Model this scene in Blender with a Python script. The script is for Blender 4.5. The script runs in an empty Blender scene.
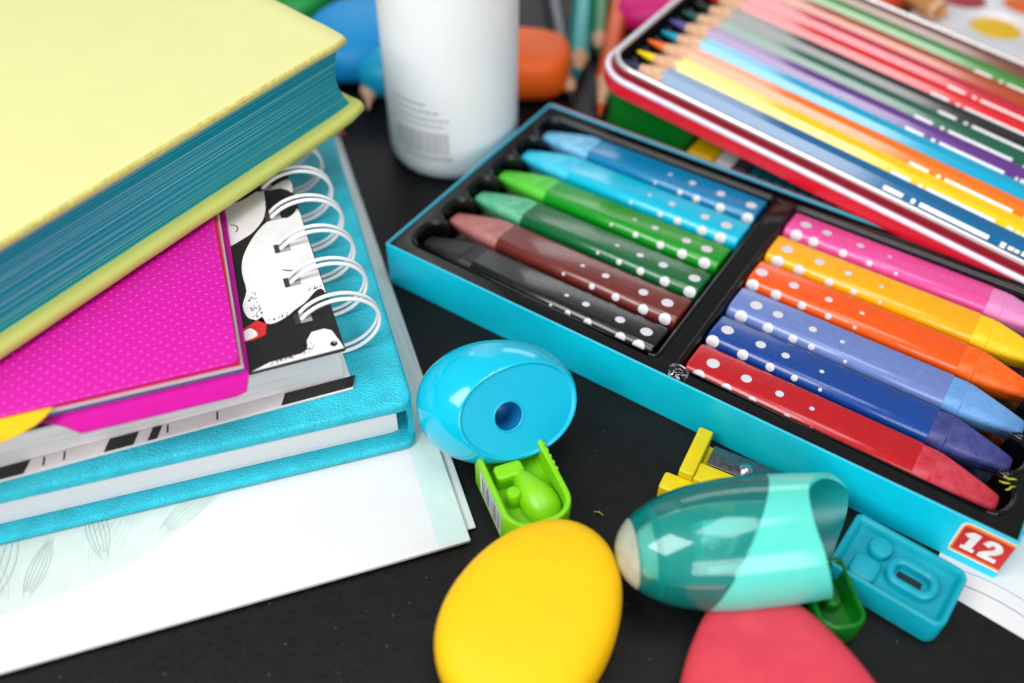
import bpy, bmesh, math, random
from mathutils import Vector, Matrix
random.seed(7)
U = 0.008                      # one working unit is 8 mm
R = math.radians; PI = math.pi
S = bpy.context.scene
COL = S.collection

# ------------------------------------------------------------------ materials
def lin(c):
    o = []
    for v in c:
        v /= 255.0
        o.append(v / 12.92 if v <= 0.04045 else ((v + 0.055) / 1.055) ** 2.4)
    return tuple(o) + (1.0,)

def M(name, rgb, rough=.5, spec=.5, coat=0, var=(300, .06), bump=None, rvar=0, trans=0, ior=1.5, metal=0, sss=0, tint=None):
    m = bpy.data.materials.new(name); m.use_nodes = True
    nt = m.node_tree; N = nt.nodes; L = nt.links
    b = N['Principled BSDF']
    base = lin(rgb)
    b.inputs['Base Color'].default_value = base
    b.inputs['Roughness'].default_value = rough
    b.inputs['Specular IOR Level'].default_value = spec
    b.inputs['IOR'].default_value = ior
    b.inputs['Metallic'].default_value = metal
    b.inputs['Coat Weight'].default_value = coat
    b.inputs['Coat Roughness'].default_value = .1
    b.inputs['Transmission Weight'].default_value = trans
    if sss:
        b.inputs['Subsurface Weight'].default_value = sss
        b.inputs['Subsurface Radius'].default_value = (.004, .004, .004)
        b.inputs['Subsurface Scale'].default_value = .4
    tc = N.new('ShaderNodeTexCoord')
    if var and var[1]:
        n = N.new('ShaderNodeTexNoise'); n.inputs['Scale'].default_value = var[0]; n.inputs['Detail'].default_value = 5
        L.new(tc.outputs['Object'], n.inputs['Vector'])
        mx = N.new('ShaderNodeMix'); mx.data_type = 'RGBA'
        a = var[1]
        d = lin(tint) if tint else tuple(max(0, v * (1 - a)) for v in base[:3]) + (1,)
        li = tuple(min(1, v * (1 + a)) for v in base[:3]) + (1,)
        mx.inputs[6].default_value = d; mx.inputs[7].default_value = li
        rp = N.new('ShaderNodeMapRange'); rp.inputs[1].default_value = .3; rp.inputs[2].default_value = .7
        L.new(n.outputs['Fac'], rp.inputs[0]); L.new(rp.outputs[0], mx.inputs[0]); L.new(mx.outputs[2], b.inputs['Base Color'])
    if rvar:
        n2 = N.new('ShaderNodeTexNoise'); n2.inputs['Scale'].default_value = 900; n2.inputs['Detail'].default_value = 6
        L.new(tc.outputs['Object'], n2.inputs['Vector'])
        r2 = N.new('ShaderNodeMapRange'); r2.inputs[1].default_value = .3; r2.inputs[2].default_value = .7
        r2.inputs[3].default_value = max(0, rough - rvar); r2.inputs[4].default_value = min(1, rough + rvar)
        L.new(n2.outputs['Fac'], r2.inputs[0]); L.new(r2.outputs[0], b.inputs['Roughness'])
    if bump:
        kind, sc, st, dist = bump
        if kind == 'voronoi':
            t = N.new('ShaderNodeTexVoronoi'); o = 'Distance'
        else:
            t = N.new('ShaderNodeTexNoise'); t.inputs['Detail'].default_value = 6; o = 'Fac'
        t.inputs['Scale'].default_value = sc
        L.new(tc.outputs['Object'], t.inputs['Vector'])
        bp = N.new('ShaderNodeBump'); bp.inputs['Strength'].default_value = st; bp.inputs['Distance'].default_value = dist
        L.new(t.outputs[o], bp.inputs['Height']); L.new(bp.outputs['Normal'], b.inputs['Normal'])
    return m

def scuffs(m, rgb, amount, scale=(1500, 200, 200), lo=.62, hi=.72):
    """thin worn streaks or specks of another colour"""
    nt = m.node_tree; N = nt.nodes; L = nt.links; b = N['Principled BSDF']
    tc = N.new('ShaderNodeTexCoord'); mp = N.new('ShaderNodeMapping'); mp.inputs['Scale'].default_value = scale; mp.inputs['Rotation'].default_value = (0, 0, .12)
    L.new(tc.outputs['Object'], mp.inputs[0])
    n = N.new('ShaderNodeTexNoise'); n.inputs['Scale'].default_value = 1; n.inputs['Detail'].default_value = 7; n.inputs['Roughness'].default_value = .7
    L.new(mp.outputs[0], n.inputs['Vector'])
    rp = N.new('ShaderNodeMapRange'); rp.inputs[1].default_value = lo; rp.inputs[2].default_value = hi; rp.inputs[4].default_value = amount
    L.new(n.outputs['Fac'], rp.inputs[0])
    mx = N.new('ShaderNodeMix'); mx.data_type = 'RGBA'; mx.inputs[7].default_value = lin(rgb)
    if b.inputs['Base Color'].is_linked: L.new(b.inputs['Base Color'].links[0].from_socket, mx.inputs[6])
    else: mx.inputs[6].default_value = b.inputs['Base Color'].default_value
    L.new(rp.outputs[0], mx.inputs[0]); L.new(mx.outputs[2], b.inputs['Base Color'])
    return m

def math_node(nt, op, a, b=None, c=None):
    n = nt.nodes.new('ShaderNodeMath'); n.operation = op
    for i, v in enumerate((a, b, c)):
        if v is None: continue
        if isinstance(v, (int, float)): n.inputs[i].default_value = v
        else: nt.links.new(v, n.inputs[i])
    return n.outputs[0]

def M_stripes(name, rgb, line, axis, sc, amount, rough=.6, wobble=12, lo=.52, hi=.66):
    """page edges: fine lines stacked along one axis"""
    m = M(name, rgb, rough, .2, var=None); nt = m.node_tree; N = nt.nodes; L = nt.links; b = N['Principled BSDF']
    tc = N.new('ShaderNodeTexCoord'); mp = N.new('ShaderNodeMapping'); L.new(tc.outputs['Object'], mp.inputs[0])
    s = [wobble, wobble, wobble]; s['xyz'.index(axis)] = sc
    mp.inputs['Scale'].default_value = s
    n = N.new('ShaderNodeTexNoise'); n.inputs['Scale'].default_value = 1; n.inputs['Detail'].default_value = 3; n.inputs['Roughness'].default_value = .8
    L.new(mp.outputs[0], n.inputs['Vector'])
    rp = N.new('ShaderNodeMapRange'); rp.inputs[1].default_value = lo; rp.inputs[2].default_value = hi; rp.inputs[4].default_value = amount
    L.new(n.outputs['Fac'], rp.inputs[0])
    mx = N.new('ShaderNodeMix'); mx.data_type = 'RGBA'; mx.inputs[6].default_value = lin(rgb); mx.inputs[7].default_value = lin(line)
    L.new(rp.outputs[0], mx.inputs[0]); L.new(mx.outputs[2], b.inputs['Base Color'])
    bp = N.new('ShaderNodeBump'); bp.inputs['Strength'].default_value = .3; bp.inputs['Distance'].default_value = .0001
    L.new(n.outputs['Fac'], bp.inputs['Height']); L.new(bp.outputs[0], b.inputs['Normal'])
    return m

def M_dashes(name, rgb, dot, px, py, rx, ry, rough=.45):
    """cover printed with rows of small staggered dashes"""
    m = M(name, rgb, rough, var=None); nt = m.node_tree; N = nt.nodes; L = nt.links; b = N['Principled BSDF']
    tc = N.new('ShaderNodeTexCoord'); sp = N.new('ShaderNodeSeparateXYZ'); L.new(tc.outputs['Object'], sp.inputs[0])
    yy = math_node(nt, 'DIVIDE', sp.outputs[1], py)
    row = math_node(nt, 'FLOOR', yy)
    odd = math_node(nt, 'MULTIPLY', math_node(nt, 'MODULO', math_node(nt, 'ABSOLUTE', row), 2.0), .5)
    xx = math_node(nt, 'ADD', math_node(nt, 'DIVIDE', sp.outputs[0], px), odd)
    fx = math_node(nt, 'SUBTRACT', math_node(nt, 'FRACT', xx), .5); fy = math_node(nt, 'SUBTRACT', math_node(nt, 'FRACT', yy), .5)
    fx = math_node(nt, 'DIVIDE', fx, rx); fy = math_node(nt, 'DIVIDE', fy, ry)
    d = math_node(nt, 'SQRT', math_node(nt, 'ADD', math_node(nt, 'MULTIPLY', fx, fx), math_node(nt, 'MULTIPLY', fy, fy)))
    k = math_node(nt, 'SMOOTH_MIN', math_node(nt, 'MULTIPLY', math_node(nt, 'SUBTRACT', 1.3, d), 2.0), 1.0, .2)
    k = math_node(nt, 'MAXIMUM', k, 0.0)
    mx = N.new('ShaderNodeMix'); mx.data_type = 'RGBA'; mx.inputs[6].default_value = lin(rgb); mx.inputs[7].default_value = lin(dot)
    L.new(k, mx.inputs[0]); L.new(mx.outputs[2], b.inputs['Base Color'])
    return m

# ------------------------------------------------------------------ scene graph helpers
def link(o): COL.objects.link(o); return o
def tag(o, label, cat, group=None, kind=None):
    o['label'] = label; o['category'] = cat
    if group: o['group'] = group
    if kind: o['kind'] = kind
    return o
def thing(name, label, cat, loc=(0, 0, 0), rotz=0, group=None, mat=None):
    o = link(bpy.data.objects.new(name, None)); o.empty_display_size = .01
    if mat is not None:
        o.location = Vector(loc) * U; o.rotation_euler = mat.to_euler()
    else:
        o.location = Vector(loc) * U; o.rotation_euler = (0, 0, R(rotz))
    return tag(o, label, cat, group)
def obj(name, bm, mats, parent=None, loc=None, rotz=0, sharp=38, rot=None, recalc=True):
    me = bpy.data.meshes.new(name)
    if recalc: bmesh.ops.recalc_face_normals(bm, faces=bm.faces[:])
    for v in bm.verts: v.co *= U
    bm.to_mesh(me); bm.free()
    for p in me.polygons: p.use_smooth = True
    me.set_sharp_from_angle(angle=R(sharp))
    for m in (mats if isinstance(mats, (list, tuple)) else [mats]): me.materials.append(m)
    o = link(bpy.data.objects.new(name, me))
    if parent: o.parent = parent
    if loc: o.location = Vector(loc) * U
    if rotz: o.rotation_euler = (0, 0, R(rotz))
    if rot: o.rotation_euler = rot
    return o
def B(): return bmesh.new()

# ------------------------------------------------------------------ shape helpers (all add to a bmesh)
def ring(bm, pts): return [bm.verts.new(p) for p in pts]
def loft(bm, loops, cap0=True, cap1=True, mi=0, closed=True):
    rs = [ring(bm, l) for l in loops]; n = len(rs[0])
    for a, b in zip(rs, rs[1:]):
        for i in range(n if closed else n - 1):
            j = (i + 1) % n
            f = bm.faces.new((a[i], a[j], b[j], b[i])); f.material_index = mi
    if cap0: f = bm.faces.new(rs[0][::-1]); f.material_index = mi
    if cap1: f = bm.faces.new(rs[-1]); f.material_index = mi
    return rs
def rrect(x0, y0, x1, y1, r, n=6):
    o = []
    for cx, cy, a in ((x1 - r, y1 - r, 0), (x0 + r, y1 - r, 90), (x0 + r, y0 + r, 180), (x1 - r, y0 + r, 270)):
        for k in range(n + 1):
            t = R(a + 90 * k / n); o.append((cx + r * math.cos(t), cy + r * math.sin(t)))
    return o
def at_z(p2, z): return [(x, y, z) for x, y in p2]
def offset(p2, d):
    """inset a CCW outline by d"""
    n = len(p2); o = []
    for i in range(n):
        p, q, r = Vector(p2[i - 1]), Vector(p2[i]), Vector(p2[(i + 1) % n])
        a = (q - p); b = (r - q)
        if a.length < 1e-9: a = b
        if b.length < 1e-9: b = a
        na = Vector((-a.y, a.x)).normalized(); nb = Vector((-b.y, b.x)).normalized()
        m = na + nb
        if m.length < 1e-6: m = na
        m.normalize(); c = max(.45, m.dot(na))
        o.append(tuple(q + m * (d / c)))
    return o
def slab(bm, x0, y0, x1, y1, z0, z1, r=.1, e=.04, mi=0, n=5, seg=3):
    """rounded rectangle slab with rounded edges"""
    loops = []
    for k in range(seg + 1):
        t = PI / 2 * k / seg; i = e * (1 - math.sin(t)); loops.append(at_z(rrect(x0 + i, y0 + i, x1 - i, y1 - i, max(r - i, .01), n), z0 + e * (1 - math.cos(t))))
    for k in range(seg + 1):
        t = PI / 2 * (1 - k / seg); i = e * (1 - math.sin(t)); loops.append(at_z(rrect(x0 + i, y0 + i, x1 - i, y1 - i, max(r - i, .01), n), z1 - e * (1 - math.cos(t))))
    loft(bm, loops, mi=mi)
def prism(bm, p2, z0, z1, mi=0, e=0):
    if e:
        loft(bm, [at_z(offset(p2, e), z0), at_z(p2, z0 + e), at_z(p2, z1 - e), at_z(offset(p2, e * .3), z1 - e * .3), at_z(offset(p2, e), z1)], mi=mi)
    else: loft(bm, [at_z(p2, z0), at_z(p2, z1)], mi=mi)
def flat(bm, p2, z, mi=0):
    vs = ring(bm, at_z(p2, z)); es = [bm.edges.new((vs[i], vs[(i + 1) % len(vs)])) for i in range(len(vs))]
    g = bmesh.ops.triangle_fill(bm, use_beauty=True, edges=es, normal=(0, 0, 1))
    for f in g['geom']:
        if isinstance(f, bmesh.types.BMFace):
            f.material_index = mi
            if f.normal.z < 0: f.normal_flip()
def fill_holes(bm, outer, holes, z, mi=0):
    es = []; rs = []
    for p2 in [outer] + holes:
        vs = ring(bm, at_z(p2, z)); rs.append(vs)
        es += [bm.edges.new((vs[i], vs[(i + 1) % len(vs)])) for i in range(len(vs))]
    g = bmesh.ops.triangle_fill(bm, use_beauty=True, edges=es, normal=(0, 0, 1))
    for f in g['geom']:
        if isinstance(f, bmesh.types.BMFace): f.material_index = mi
    return rs
def bridge(bm, a, b, mi=0):
    n = len(a)
    for i in range(n):
        j = (i + 1) % n; f = bm.faces.new((a[i], a[j], b[j], b[i])); f.material_index = mi
def tube(bm, pts, r, n=8, closed=False, mi=0, taper=None):
    P = [Vector(p) for p in pts]; m = len(P); rs = []; up = Vector((0, 0, 1)); prev = None
    for i in range(m):
        if closed: t = P[(i + 1) % m] - P[i - 1]
        else: t = P[min(i + 1, m - 1)] - P[max(i - 1, 0)]
        t.normalize()
        if prev is None:
            a = t.cross(up)
            if a.length < .1: a = t.cross(Vector((1, 0, 0)))
        else: a = prev - t * prev.dot(t)
        a.normalize(); prev = a; b = t.cross(a)
        rr = r * (taper[i] if taper else 1)
        rs.append([bm.verts.new(P[i] + a * rr * math.cos(2 * PI * k / n) + b * rr * math.sin(2 * PI * k / n)) for k in range(n)])
    for i in range(m if closed else m - 1): bridge(bm, rs[i], rs[(i + 1) % m], mi)
    if not closed:
        for q, s in ((rs[0], 1), (rs[-1], -1)):
            f = bm.faces.new(q[::-1] if s > 0 else q); f.material_index = mi
def lathe(bm, prof, n=48, mi=0, cx=0, cy=0, sx=1, sy=1):
    loops = [[(cx + r * sx * math.cos(2 * PI * k / n), cy + r * sy * math.sin(2 * PI * k / n), z) for k in range(n)] for r, z in prof]
    loft(bm, loops, mi=mi)
def spow(v, e): return math.copysign(abs(v) ** e, v)
def egg(bm, a, b, c, k=0.0, ez=1.0, exy=1.0, nu=28, nv=64, mi=0):
    """flattened egg: a along x, b along y, c along z; k narrows the +x end; exponents below 1 make it boxier"""
    loops = []
    for i in range(1, nu):
        u = -PI / 2 + PI * i / nu; cu = spow(math.cos(u), ez); su = spow(math.sin(u), ez); l = []
        for j in range(nv):
            v = 2 * PI * j / nv; x = spow(math.cos(v), exy); y = spow(math.sin(v), exy)
            l.append((a * cu * x, b * cu * y * (1 - k * cu * x), c * su))
        loops.append(l)
    rs = loft(bm, loops, False, False, mi)
    for q, z, s in ((rs[0], -c, 1), (rs[-1], c, -1)):
        p = bm.verts.new((0, 0, z))
        for j in range(nv):
            f = bm.faces.new((q[(j + 1) % nv], q[j], p) if s > 0 else (q[j], q[(j + 1) % nv], p)); f.material_index = mi
def ribbon(bm, p2, w, z, mi=0):
    P = [Vector(p) for p in p2]; a = []; b = []
    for i in range(len(P)):
        t = (P[min(i + 1, len(P) - 1)] - P[max(i - 1, 0)]).normalized(); n = Vector((-t.y, t.x)) * w / 2
        a.append(bm.verts.new((*(P[i] + n), z))); b.append(bm.verts.new((*(P[i] - n), z)))
    for i in range(len(P) - 1):
        f = bm.faces.new((b[i], b[i + 1], a[i + 1], a[i])); f.material_index = mi
def smooth2(p2, n=4, closed=True):
    """Catmull-Rom through the points"""
    m = len(p2); o = []
    rng = range(m) if closed else range(m - 1)
    for i in rng:
        if closed: p = [Vector(p2[(i + k - 1) % m]) for k in range(4)]
        else: p = [Vector(p2[min(max(i + k - 1, 0), m - 1)]) for k in range(4)]
        for j in range(n):
            t = j / n
            q = .5 * ((2 * p[1]) + (p[2] - p[0]) * t + (2 * p[0] - 5 * p[1] + 4 * p[2] - p[3]) * t * t + (3 * p[1] - p[0] - 3 * p[2] + p[3]) * t ** 3)
            o.append(tuple(q))
    if not closed: o.append(tuple(p2[-1]))
    return o
def disc2(cx, cy, r, n=14, ry=None): return [(cx + r * math.cos(2 * PI * k / n), cy + (ry or r) * math.sin(2 * PI * k / n)) for k in range(n)]

# ------------------------------------------------------------------ camera and light
cam = bpy.data.cameras.new('camera'); co = link(bpy.data.objects.new('camera', cam)); S.camera = co
cam.sensor_width = 36; cam.lens = 926.12 / 1024 * 36; cam.clip_start = .01; cam.clip_end = 20
th, ro = R(46.66), R(.509)
fw = Vector((0, math.cos(th), -math.sin(th))); r0 = Vector((1, 0, 0)); u0 = r0.cross(fw)
rr = r0 * math.cos(ro) + u0 * math.sin(ro); uu = -r0 * math.sin(ro) + u0 * math.cos(ro)
co.matrix_world = Matrix(((rr.x, uu.x, -fw.x, 0), (rr.y, uu.y, -fw.y, 0), (rr.z, uu.z, -fw.z, 22 * U), (0, 0, 0, 1)))
cam.dof.use_dof = True; cam.dof.focus_distance = 26.5 * U; cam.dof.aperture_fstop = 6.5

def area(name, loc, target, sx, sy, radiance, color=(1, 1, 1)):
    l = bpy.data.lights.new(name, 'AREA'); l.shape = 'RECTANGLE'; l.size = sx * U; l.size_y = sy * U
    l.energy = radiance * PI * sx * sy * U * U; l.color = color
    o = link(bpy.data.objects.new(name, l)); o.location = Vector(loc) * U
    d = (Vector(target) - Vector(loc)); o.rotation_euler = d.to_track_quat('-Z', 'Y').to_euler()
area('softbox_key', (-39, -10, 66), (4, 22, 0), 44, 44, 8.6, (1, .995, .985))
area('softbox_overhead', (14, 14, 86), (8, 18, 0), 44, 38, 4.2)
area('softbox_front', (24, -72, 38), (0, 18, 1), 74, 46, 4.6, (1, .99, .98))
area('softbox_back', (6, 130, 46), (0, 34, 0), 90, 26, 2.4, (.97, .98, 1))
w = bpy.data.worlds.new('World'); S.world = w; w.use_nodes = True
w.node_tree.nodes['Background'].inputs[0].default_value = (.95, .97, 1, 1)
w.node_tree.nodes['Background'].inputs[1].default_value = .26
S.view_settings.view_transform = 'Standard'; S.view_settings.look = 'None'; S.view_settings.exposure = .1; S.view_settings.gamma = 1
S.render.engine = 'CYCLES'; S.cycles.max_bounces = 10; S.cycles.transmission_bounces = 10

# ------------------------------------------------------------------ materials used more than once
white = M('white_gloss_paint', (236, 236, 238), .3, var=(200, .02))
chrome = M('steel', (190, 192, 196), .22, metal=1, var=(900, .08), rvar=.08)
wood = M('cedar_wood', (214, 170, 136), .6, var=(700, .15), bump=('noise', 1500, .2, .0002))
graphite = M('graphite', (52, 52, 56), .45)
blackplastic = M('black_vacuum_formed_plastic', (8, 8, 9), .1, .5, var=(400, .2), rvar=.04, bump=('noise', 300, .06, .0003))
scuffs(blackplastic, (120, 116, 110), .35, (1400, 1400, 1400), .70, .74)
paperwhite = M('white_paper', (218, 218, 219), .6, var=(900, .02))
dotwhite = M('white_ink', (206, 204, 210), .45, var=(900, .04))

# ------------------------------------------------------------------ the table
bm = B(); n = 60
gx = [(-150 + 300 * i / n) for i in range(n + 1)]; gy = [(-60 + 260 * i / n) for i in range(n + 1)]
vs = [[bm.verts.new((x, y, 0)) for x in gx] for y in gy]
for i in range(n):
    for j in range(n): bm.faces.new((vs[i][j], vs[i][j + 1], vs[i + 1][j + 1], vs[i + 1][j]))
tm = M('black_painted_board', (18, 17, 17), .44, .22, var=(260, .25), rvar=.1, bump=('noise', 1900, .22, .0003))
nt = tm.node_tree; b = nt.nodes['Principled BSDF']           # a few pale specks of dust
src = b.inputs['Base Color'].links[0].from_socket
tc = nt.nodes.new('ShaderNodeTexCoord'); vo = nt.nodes.new('ShaderNodeTexVoronoi'); vo.inputs['Scale'].default_value = 420
nt.links.new(tc.outputs['Object'], vo.inputs['Vector'])
mr = nt.nodes.new('ShaderNodeMapRange'); mr.inputs[1].default_value = .085; mr.inputs[2].default_value = .05; mr.inputs[3].default_value = 0; mr.inputs[4].default_value = .30
nt.links.new(vo.outputs['Distance'], mr.inputs[0])
wn = nt.nodes.new('ShaderNodeTexWhiteNoise'); nt.links.new(vo.outputs['Position'], wn.inputs['Vector'])
k = math_node(nt, 'MULTIPLY', mr.outputs[0], math_node(nt, 'GREATER_THAN', wn.outputs['Value'], .8))
mx = nt.nodes.new('ShaderNodeMix'); mx.data_type = 'RGBA'; nt.links.new(k, mx.inputs[0]); nt.links.new(src, mx.inputs[6]); mx.inputs[7].default_value = (.35, .33, .3, 1)
nt.links.new(mx.outputs[2], b.inputs['Base Color'])
o = obj('tabletop', bm, tm); o['kind'] = 'structure'; o['label'] = 'matt black tabletop under all the stationery'

# ------------------------------------------------------------------ white folder with pale mint artwork
mint = M('pale_mint_print', (192, 214, 210), .5, var=(500, .03)); art = M('pale_mint_artwork', (202, 214, 208), .5, var=(300, .04))
leafink = M('leaf_line_ink', (196, 211, 206), .5)
t = thing('paper_folder', 'white card folder with pale mint edge band and leaf drawing, lying under the turquoise notebook', 'folder', (-1.06, 13.16, 0), 18.6)
bm = B(); slab(bm, -22, 0, 0, 30, .16, .3, .04, .03)
z = .305
flat(bm, [(-.86, .04), (-.04, .04), (-.04, 29.9), (-.86, 29.9)], z, 1)
artp = [(-5.0, 5.0), (-5.6, 4.1), (-6.36, 3.4), (-7.22, 2.78), (-8.59, 2.1), (-10, 1.75), (-11.66, 1.56), (-14, 1.5), (-17, 1.6), (-17, 12), (-5, 12)]
flat(bm, artp, z, 2)
leafz = [z + .003]
def leaf(cx, cy, ang, ln, wd):
    ca, sa = math.cos(R(ang)), math.sin(R(ang))
    T = lambda x, y: (cx + x * ca - y * sa, cy + x * sa + y * ca)
    for q in (-1, -.6, -.2, .25, .65, 1):
        leafz[0] += .0009
        ribbon(bm, [T(ln * i / 14, q * wd * math.sin(PI * i / 14) * (1 - .35 * i / 14)) for i in range(1 if abs(q) > .8 else 2, 14)], .026, leafz[0], 3)
leaf(-9.7, 2.1, 62, 2.6, .55); leaf(-11.7, 1.75, 118, 2.4, .5); leaf(-8.0, 2.7, 34, 2.4, .36); leaf(-11.3, 1.75, 70, 2.0, .3); leaf(-9.3, 2.3, 100, 2.4, .34); leaf(-12.4, 1.7, 75, 3.0, .6)
obj('cover_sheet', bm, [paperwhite, mint, art, leafink], t)
bm = B(); slab(bm, -21.8, .42, .27, 29.6, .10, .155, .03, .02); slab(bm, -21.6, .6, .22, 29.4, .02, .095, .03, .02)
obj('inner_sheets', bm, M_stripes('sheet_edges', (206, 214, 212), (150, 176, 178), 'x', 900, .7, .6), t)

# ------------------------------------------------------------------ turquoise notebook
turq = M('turquoise_leatherette', (22, 184, 206), .36, .5, var=(250, .10), bump=('voronoi', 2300, .8, .0003))
cream = M_stripes('white_page_edges', (232, 230, 232), (205, 203, 208), 'z', 4200, .5)
t = thing('turquoise_notebook', 'turquoise leatherette hardback notebook with white pages, lying on the white folder', 'notebook', (-2.68, 16.22, .305), 17.4)
def soft_cover(bm, z0, z1): slab(bm, -17, 0, 0, 17.5, z0, z1, .42, .13, n=8, seg=4)
bm = B(); soft_cover(bm, 0, .3); obj('bottom_cover', bm, turq, t)
bm = B(); slab(bm, -16.6, .5, -.46, 17, .302, 1.66, .03, .02); obj('page_block', bm, cream, t)
bm = B(); soft_cover(bm, 1.665, 2.06); obj('top_cover', bm, turq, t)
bm = B()                                                     # rounded spine joining the covers on the right
prof = [(-.62, .06), (-.3, .05), (-.1, .12), (-.02, .35), (.0, 1.0), (-.02, 1.7), (-.1, 1.95), (-.3, 1.99), (-.62, 1.98), (-.6, 1.6), (-.22, 1.55), (-.16, 1.0), (-.22, .42), (-.6, .36)]
loft(bm, [[(x, y, zz) for x, zz in prof] for y in (.34, .38, 6, 12, 17.1)]); obj('spine', bm, turq, t)

# ------------------------------------------------------------------ spiral notebook with black and white animal cover
blackink = M('black_cover_print', (24, 22, 23), .38, var=(600, .1)); whiteprint = M('white_cover_print', (226, 222, 222), .42, var=(500, .03))
redprint = M('red_print', (196, 34, 38), .42)
pages = M_stripes('notebook_page_edges', (232, 230, 232), (176, 174, 178), 'z', 2600, .75)
t = thing('spiral_notebook', 'white wire-bound notebook with black and white animal print cover, on the turquoise notebook', 'notebook', (-4.40, 16.65, 2.37), 20.5)
A_ = [(-3.6, 6.6), (-2.4, 7.2), (-1.67, 7.25), (-.97, 7.61), (-.9, 7.19), (-1.06, 6.29), (-1.46, 5.69), (-1.88, 5.4), (-2.6, 5.1), (-3.5, 5.3)]
B_ = [(-1.02, 5.99), (-.6, 6.0), (-.41, 5.96), (-.2, 6.1), (-.03, 6.26), (-.03, 5.2), (-.03, 4.0), (-.03, 3.0), (-.03, 2.3), (-.1, 2.5), (-.28, 2.48), (-.63, 2.13), (-.98, 1.92), (-1.27, 1.72), (-1.69, 1.6), (-2.04, 1.88), (-2.25, 2.08), (-2.3, 2.58), (-2.11, 3.14), (-2.11, 3.94), (-1.96, 4.64), (-1.54, 5.42)]
C_ = [(-.75, 7.53), (-.03, 7.9), (-.03, 7.15), (-.16, 7.32), (-.4, 7.5)]
D_ = [(-.03, .06), (-.07, .3), (-.2, .81), (-.37, .94), (-.72, .93), (-.9, .67), (-.95, .34), (-1.12, .24), (-1.45, .23), (-1.99, .2), (-2.47, .04)]
R_ = [(-2.62, 1.5), (-2.42, 1.65), (-1.87, 1.97), (-1.8, 1.64), (-1.9, 1.24), (-2.25, 1.15), (-2.6, 1.18)]
holes = [(-.92, 1.53 + 1.545 * i) for i in range(8)]
bm = B(); slab(bm, -11, 0, 0, 14, 1.55, 1.63, .06, .02)
zt = 1.636
for p2 in (A_, B_, C_): flat(bm, smooth2(p2, 3), zt, 1)
flat(bm, D_, zt, 1); flat(bm, R_, zt, 2)
flat(bm, smooth2([(-2.55, 1.45), (-2.25, 1.62), (-2.1, 1.3), (-2.5, 1.2)], 3), zt + .003, 1)
flat(bm, disc2(-.25, .3, .1, 16), zt + .004, 0); flat(bm, disc2(-.22, .34, .025, 8), zt + .007, 1)
random.seed(3)
for (x0, y0, x1, y1, m) in ((-1.98, 3.0, -1.98, 1.95, 34), (-1.05, .62, -.8, .3, 16), (-1.9, .14, -1.0, .26, 26), (-1.75, 1.7, -1.2, 1.85, 10), (-.45, 2.6, -.1, 2.62, 10)):
    for i in range(m):
        q = random.random(); x = x0 + (x1 - x0) * q + random.uniform(-.13, .13); y = y0 + (y1 - y0) * q + random.uniform(-.05, .05)
        a = random.uniform(.6, 1.4); s = .035
        ribbon(bm, [(x - s * math.cos(a), y - s * math.sin(a)), (x + s * math.cos(a), y + s * math.sin(a))], .02, zt + .005, 0)
ribbon(bm, smooth2([(-2.1, 6.2), (-1.96, 6.1), (-1.92, 5.95), (-2.0, 5.8)], 4, False), .035, zt + .005, 0)
ribbon(bm, smooth2([(-.98, 3.66), (-.8, 3.55), (-.62, 3.56), (-.5, 3.66)], 4, False), .04, zt + .005, 0)
ribbon(bm, smooth2([(-.6, 7.45), (-.4, 7.2), (-.32, 6.9), (-.1, 6.75)], 4, False), .04, zt + .005, 0)
for hx, hy in holes:                                         # slots punched for the wire; shade at their left painted as dark patches
    flat(bm, [(hx - .14, hy - .19), (hx + .32, hy - .19), (hx + .32, hy + .19), (hx - .14, hy + .19)], zt + .009, 3)
    flat(bm, [(hx - .14, hy - .19), (hx + .0, hy - .19), (hx + .0, hy + .19), (hx - .14, hy + .19)], zt + .013, 4)
obj('front_cover', bm, [blackink, whiteprint, redprint, M('slot_grey_', (150, 146, 146), .8), M('slot_edge_shade', (52, 46, 44), .8)], t)
bm = B(); slab(bm, -10.9, .42, -.12, 13.8, .1, 1.545, .05, .03); obj('page_block', bm, pages, t)
bm = B(); slab(bm, -11, -.02, .03, 14, .0, .09, .06, .02)
for xa, xb in ((-11, -8.55), (-6.6, -5.85), (-5.5, -5.25), (-1.98, .0)):
    flat(bm, [(xa, .0), (xb, .0), (xb + .18, .41), (xa + .18, .41)], .096, 1)
for xa in (-3.7, -5.0, -8.1, -7.6): flat(bm, [(xa, .1), (xa + .05, .1), (xa + .09, .38), (xa + .04, .38)], .097, 1)
obj('back_cover', bm, [whiteprint, blackink], t)
wire = M('white_coated_wire', (226, 228, 230), .3, var=(300, .03))
for hx, hy in holes:
    bm = B()
    for dy in (-.13, .13):
        pts = []
        for i in range(37):
            a = R(142 - 300 * i / 36)
            pts.append((.06 + 1.19 * math.cos(a), hy + dy * (1 - .2 * i / 36) + .08 * math.sin(a) + .06, 1.04 + .95 * math.sin(a)))
        tube(bm, pts, .058, 8)
    obj('wire_ring', bm, wire, t)

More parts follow.
